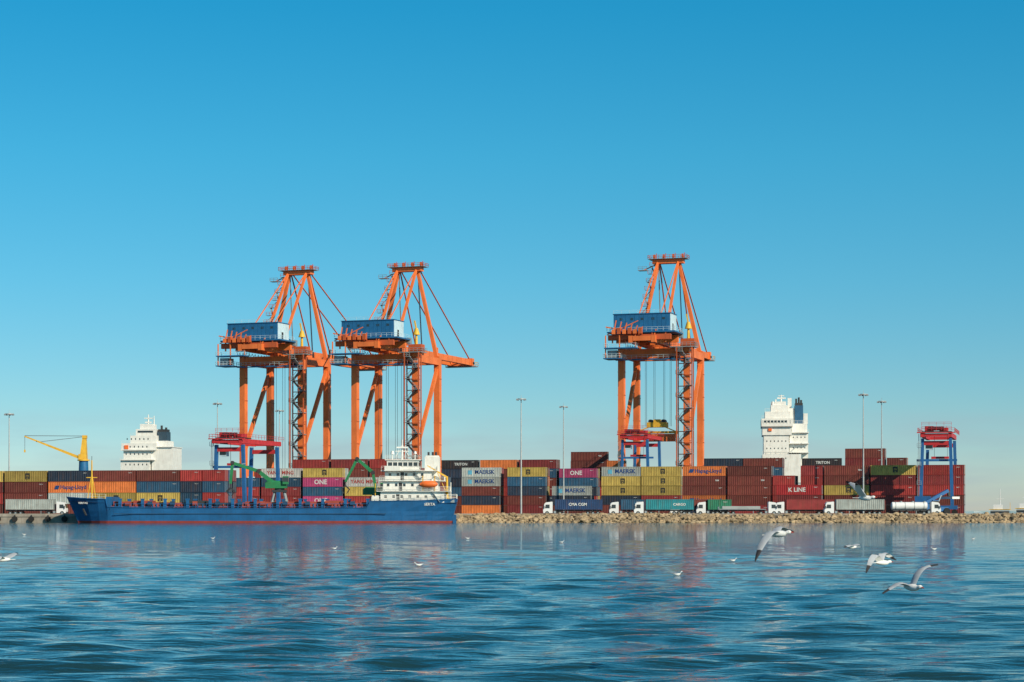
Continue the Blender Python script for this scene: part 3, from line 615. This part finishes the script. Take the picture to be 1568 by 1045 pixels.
me=bpy.data.meshes.new('rock_breakwater'); me.from_pydata(np.vstack(V).tolist(),[],Fc); me.materials.append(ROCK); obj('rock_breakwater',me)
w=MB(); w.add([(-14,503.5,-.6),(330,503.5,-.6),(330,508.4,1.6),(-14,508.4,1.6),(-14,509,1.6),(330,509,1.6)],[(0,1,2,3),(3,2,5,4)],pm('rubble_core',(.12,.10,.075),.95))
w.add([(126,508.9,1.55),(330,508.9,1.55),(330,515.5,-.6),(126,515.5,-.6)],[(0,1,2,3)],pm('rubble_core',(.12,.10,.075)))
w.box(-13,127.5,508.52,508.9,1.5,2.25,CONC)
obj('revetment_core',w.mesh('revetment_core'))
# ------------------------------------------------------------------ water
NR,NC=1300,560
Ys=12*np.exp(np.linspace(0,math.log(30000/12),NR)); T=np.linspace(-.62,.62,NC)
YY=np.repeat(Ys[:,None],NC,1); XX=T[None,:]*(YY+25); dY=np.gradient(Ys)[:,None]; dX=(T[1]-T[0])*(YY+25)
Z=np.zeros_like(YY)
for i in range(120):
    lam=.5*(10)**(rng.uniform(0,1)); th=math.radians(90+7+rng.normal(0,25)); kx,ky=math.cos(th)*2*math.pi/lam,math.sin(th)*2*math.pi/lam
    amp=.0048*lam**.75*(1 if lam<3.2 else .65); sp=np.abs(math.cos(th))*dX+np.abs(math.sin(th))*dY
    fade=np.clip((lam/(sp*3.0)-1),0,1)
    ph=kx*XX+ky*YY+rng.uniform(0,6.28); s_=np.sin(ph); Z+=amp*fade*(s_+.25*np.cos(2*ph))
grp=.8+.35*np.sin(XX*.09+YY*.05+1)*np.sin(YY*.06-XX*.03)
Z*=np.where(YY<600,grp,1); Z=np.where(YY>3000,0,Z)
wm=bpy.data.meshes.new('water'); co=np.stack([XX,YY,Z],-1).reshape(-1,3).astype(np.float32)
idx=np.arange(NR*NC).reshape(NR,NC); fa=np.stack([idx[:-1,:-1],idx[:-1,1:],idx[1:,1:],idx[1:,:-1]],-1).reshape(-1,4)
wm.vertices.add(len(co)); wm.vertices.foreach_set('co',co.ravel()); wm.loops.add(fa.size); wm.loops.foreach_set('vertex_index',fa.ravel().astype(np.int32))
wm.polygons.add(len(fa)); wm.polygons.foreach_set('loop_start',(np.arange(len(fa))*4).astype(np.int32)); wm.polygons.foreach_set('loop_total',np.full(len(fa),4,np.int32))
wm.polygons.foreach_set('use_smooth',np.ones(len(fa),bool)); wm.update(); wm.validate()
m=bpy.data.materials.new('sea_water'); m.use_nodes=True; nt=m.node_tree;N=nt.nodes;Lk=nt.links;b=N['Principled BSDF']
b.inputs['Base Color'].default_value=(.010,.042,.048,1); b.inputs['Roughness'].default_value=.04; b.inputs['IOR'].default_value=1.33
tc=N.new('ShaderNodeTexCoord'); last=None
for sc_,st_,di in((.8,(.5,1.7,1),.085),(2.6,(.5,1.7,1),.034),(8,(.6,1.5,1),.008)):
    mp=N.new('ShaderNodeMapping'); mp.inputs['Scale'].default_value=st_; mp.inputs['Rotation'].default_value=(0,0,.10); Lk.new(tc.outputs['Object'],mp.inputs['Vector'])
    n=N.new('ShaderNodeTexNoise'); n.inputs['Scale'].default_value=sc_; n.inputs['Detail'].default_value=3; Lk.new(mp.outputs[0],n.inputs['Vector'])
    bp=N.new('ShaderNodeBump'); bp.inputs['Strength'].default_value=1; bp.inputs['Distance'].default_value=di; Lk.new(n.outputs['Fac'],bp.inputs['Height'])
    if last: Lk.new(last.outputs[0],bp.inputs['Normal'])
    last=bp
Lk.new(last.outputs[0],b.inputs['Normal'])
wm.materials.append(m); obj('water',wm)
# ------------------------------------------------------------------ gulls
GW=pm('gull_white_feathers',(.80,.80,.78),.8,var=.06,scale=8); GG=pm('gull_grey_feathers',(.36,.39,.43),.8,var=.12,scale=10); GK=pm('gull_black_feathers',(.025,.025,.03),.8); GB=pm('gull_red_beak',(.45,.06,.03),.5)
def ring(c,d,r,n=10,sq=1):
    d=d.normalized(); up=Vector((0,0,1)); a=d.cross(up).normalized(); b_=a.cross(d)
    return [c+a*math.cos(2*math.pi*i/n)*r+b_*math.sin(2*math.pi*i/n)*r*sq for i in range(n)]
def gull(px,py,Y,bd,wings,s=1.0):
    mb=MB(); d=Vector(bd).normalized(); O=Vector((0,0,0))
    prof=[(-.19,.004),(-.16,.022),(-.10,.045),(-.02,.062),(.06,.058),(.11,.040),(.135,.034),(.165,.037),(.19,.028),(.205,.012)]
    mb.loft([ring(O+d*t+Vector((0,0,.02 if t>.12 else 0)),d,r,sq=.9) for t,r in prof],GW)
    mb.loft([ring(O+d*t+Vector((0,0,.017-.02*(t-.2)*5)),d,r,6) for t,r in((.2,.011),(.235,.008),(.255,.002))],GB)
    up=Vector((0,0,1)); side=d.cross(up).normalized()
    for e in(-1,1):
        c=O+d*.172+side*e*.032+Vector((0,0,.03)); mb.loft([ring(c+side*e*(-.004),side,.006,6),ring(c+side*e*.004,side,.004,6)],GK)
    nu=side.cross(d).normalized()
    a=O-d*.13; tl=[a+side*.025,a-side*.025,O-d*.27-side*.06,O-d*.285,O-d*.27+side*.06]
    mb.loft([[p+nu*.006 for p in tl],[p-nu*.004 for p in tl]],GW,False)
    for pts in wings:
        P_=[Vector(p) for p in pts]; ch=[.13,.15,.125,.02]; n=14; st=[]
        for i in range(n+1):
            t=i/n*3; k=min(2,int(t)); u=t-k
            p0=P_[max(0,k-1)];p1=P_[k];p2=P_[k+1];p3=P_[min(3,k+2)]
            c=.5*((2*p1)+(p2-p0)*u+(2*p0-5*p1+4*p2-p3)*u*u+(-p0+3*p1-3*p2+p3)*u**3)
            cc=ch[k]+(ch[k+1]-ch[k])*u; tan=(p2-p1).normalized(); sweep=-d
            cd=(sweep-tan*sweep.dot(tan)*.5)
            cd.normalize(); nn=tan.cross(cd).normalized()
            if nn.z<0: nn=-nn
            st.append((c+d*.03,cd,nn,cc))
        for sgn,mats in((1,GG),(-1,GW)):
            vs=[]
            for c,cd,nn,cc in st: vs+= [c,c+cd*cc*.35+nn*(.012*sgn+.012),c+cd*cc+nn*(-.006+.001*sgn)]
            for i in range(n):
                mt=GK if i>=n-3 else mats
                mb.add([vs[3*i+j] for j in(0,1,2)]+[vs[3*i+3+j] for j in(0,1,2)],[(0,1,4,3),(1,2,5,4)],mt,True)
    obj('flying_seagull',mb.mesh('flying_seagull'),(gx(px,Y),Y,gz(py,Y)),0,s)
gull(1193,818,36,(.85,-.35,.06),[[(0,.03,.03),(.06,.25,.10),(.16,.42,.08),(.30,.60,.02)],[(-.02,-.04,.02),(-.12,-.16,.02),(-.28,-.30,-.16),(-.46,-.42,-.44)]],1.08)
gull(1397,900,34,(.55,-.80,-.05),[[(.03,.02,.03),(.12,.06,.20),(.24,.16,.30),(.44,.30,.335)],[(-.04,-.01,.02),(-.18,-.06,.06),(-.32,-.10,.0),(-.50,-.16,-.09)]],1.08)
gull(1352,862,44,(.85,.35,.0),[[(.0,.05,.03),(.08,.22,.17),(.2,.4,.16),(.36,.55,.04)],[(-.02,-.04,.03),(-.14,-.2,.14),(-.28,-.34,.02),(-.44,-.46,-.20)]],1.05)
gull(1326,763,46,(.80,-.55,-.02),[[(.0,.05,.03),(-.08,.2,.2),(-.18,.34,.30),(-.34,.5,.34)],[(-.02,-.04,.03),(-.12,-.14,.14),(-.18,-.24,.24),(-.28,-.34,.30)]],1.1)
gull(1304,838,62,(-.9,-.3,0),[[(0,.05,.03),(.1,.25,.06),(.22,.4,.07),(.38,.55,.06)],[(-.02,-.04,.02),(-.1,-.2,.05),(-.2,-.35,.04),(-.3,-.5,.0)]],1.0)
gull(4,857,46,(-.8,-.3,0),[[(0,.05,.03),(.08,.2,.08),(.14,.35,.12),(.24,.5,.12)],[(-.02,-.04,.02),(-.1,-.2,.05),(-.2,-.35,-.04),(-.3,-.5,-.12)]],1.0)
def swim(px,py,fl=1):
    Y=CAMZ*F/(py-HZ); mb=MB(); d=Vector((fl,-.15,0)).normalized()
    mb.loft([ring(d*t+Vector((0,0,z)),d,r,sq=.75) for t,r,z in((-.24,.006,.11),(-.17,.04,.09),(-.06,.085,.06),(.06,.085,.06),(.13,.05,.09),(.16,.036,.15),(.185,.038,.19),(.22,.03,.2),(.24,.01,.195))],GW)
    mb.loft([ring(d*t+Vector((0,0,z)),d,r,sq=.5) for t,r,z in((-.32,.004,.13),(-.2,.04,.125),(-.05,.08,.10),(.06,.06,.10),(.1,.01,.1))],GG)
    mb.loft([ring(d*t+Vector((0,0,.19)),d,r,6) for t,r in((.235,.01),(.29,.002))],GB)
    obj('swimming_seagull',mb.mesh('swimming_seagull'),(gx(px,Y),Y,.03),0,1.0)
for a in((512,842,1),(641,868,-1),(1037,883,1),(1430,843,-1),(1122,861,1),(326,826,1),(37,820,-1),(860,832,1),(1490,827,1),(716,826,-1)): swim(*a)
# ------------------------------------------------------------------ sky, sun, camera
SD=Vector((.66,-.75,0)).normalized(); EL=math.radians(30)
wd=bpy.data.worlds.new('World'); scn.world=wd; wd.use_nodes=True; nt=wd.node_tree;N=nt.nodes;Lk=nt.links
bg=N['Background']; sky=N.new('ShaderNodeTexSky'); sky.sky_type='NISHITA'; sky.sun_disc=False; sky.sun_elevation=EL; sky.sun_rotation=math.atan2(SD.x,SD.y)
sky.air_density=1.0; sky.dust_density=.6; sky.ozone_density=2.5
tc=N.new('ShaderNodeTexCoord'); sp=N.new('ShaderNodeSeparateXYZ'); Lk.new(tc.outputs['Generated'],sp.inputs[0])
mz=N.new('ShaderNodeMath'); mz.operation='MULTIPLY_ADD'; mz.inputs[1].default_value=2.0; mz.inputs[2].default_value=.03; Lk.new(sp.outputs['Z'],mz.inputs[0])
cb=N.new('ShaderNodeCombineXYZ'); Lk.new(sp.outputs['X'],cb.inputs[0]); Lk.new(sp.outputs['Y'],cb.inputs[1]); Lk.new(mz.outputs[0],cb.inputs[2])
nm=N.new('ShaderNodeVectorMath'); nm.operation='NORMALIZE'; Lk.new(cb.outputs[0],nm.inputs[0]); Lk.new(nm.outputs[0],sky.inputs['Vector'])
rp=N.new('ShaderNodeValToRGB'); Lk.new(sp.outputs['Z'],rp.inputs[0]); el=rp.color_ramp.elements
el[0].position=0; el[0].color=(.36,.325,.31,1); el[1].position=1; el[1].color=(.28,.34,.34,1)
for p_,c_ in((.05,(.29,.395,.345)),(.11,(.20,.485,.455)),(.17,(.13,.55,.54)),(.24,(.06,.56,.60)),(.5,(.09,.34,.38))):
    e_=el.new(p_); e_.color=(*c_,1)
dbl=N.new('ShaderNodeVectorMath'); dbl.operation='SCALE'; dbl.inputs['Scale'].default_value=2.0; Lk.new(rp.outputs[0],dbl.inputs[0])
tint=N.new('ShaderNodeMix'); tint.data_type='RGBA'; tint.blend_type='MULTIPLY'; tint.inputs[0].default_value=1; Lk.new(dbl.outputs[0],tint.inputs[7])
Lk.new(sky.outputs[0],tint.inputs[6])
mp=N.new('ShaderNodeMapping'); mp.inputs['Scale'].default_value=(5,5,30); Lk.new(tc.outputs['Generated'],mp.inputs['Vector'])
cn=N.new('ShaderNodeTexNoise'); cn.inputs['Scale'].default_value=1.8; cn.inputs['Detail'].default_value=7; Lk.new(mp.outputs[0],cn.inputs['Vector'])
cr=N.new('ShaderNodeMapRange'); cr.inputs[1].default_value=.42; cr.inputs[2].default_value=.66; Lk.new(cn.outputs['Fac'],cr.inputs[0])
b1=N.new('ShaderNodeMapRange'); b1.interpolation_type='SMOOTHSTEP'; b1.inputs[1].default_value=.034; b1.inputs[2].default_value=.052; b1.inputs[3].default_value=1;b1.inputs[4].default_value=0; Lk.new(sp.outputs['Z'],b1.inputs[0])
mm=N.new('ShaderNodeMath'); mm.operation='MULTIPLY'; Lk.new(cr.outputs[0],mm.inputs[0]); Lk.new(b1.outputs[0],mm.inputs[1])
m3=N.new('ShaderNodeMath'); m3.operation='MULTIPLY'; m3.inputs[1].default_value=.5; Lk.new(mm.outputs[0],m3.inputs[0])
cm=N.new('ShaderNodeMix'); cm.data_type='RGBA'; Lk.new(m3.outputs[0],cm.inputs[0]); Lk.new(tint.outputs[2],cm.inputs[6]); cm.inputs[7].default_value=(2.4,3.0,3.4,1)
Lk.new(cm.outputs[2],bg.inputs['Color']); bg.inputs['Strength'].default_value=.15
sl=bpy.data.lights.new('sun','SUN'); sl.energy=5.0; sl.angle=math.radians(.5); sl.color=(1,.86,.66); so=bpy.data.objects.new('sun',sl); COL.objects.link(so)
v=Vector((SD.x*math.cos(EL),SD.y*math.cos(EL),math.sin(EL))); so.rotation_euler=v.to_track_quat('Z','Y').to_euler()
cam=bpy.data.cameras.new('camera'); co_=bpy.data.objects.new('camera',cam); COL.objects.link(co_); co_.location=(0,0,CAMZ); co_.rotation_euler=(math.pi/2,0,0)
cam.lens=72; cam.sensor_width=36; cam.shift_y=(HZ-522.5)/1568; cam.clip_end=60000; cam.clip_start=.5; scn.camera=co_
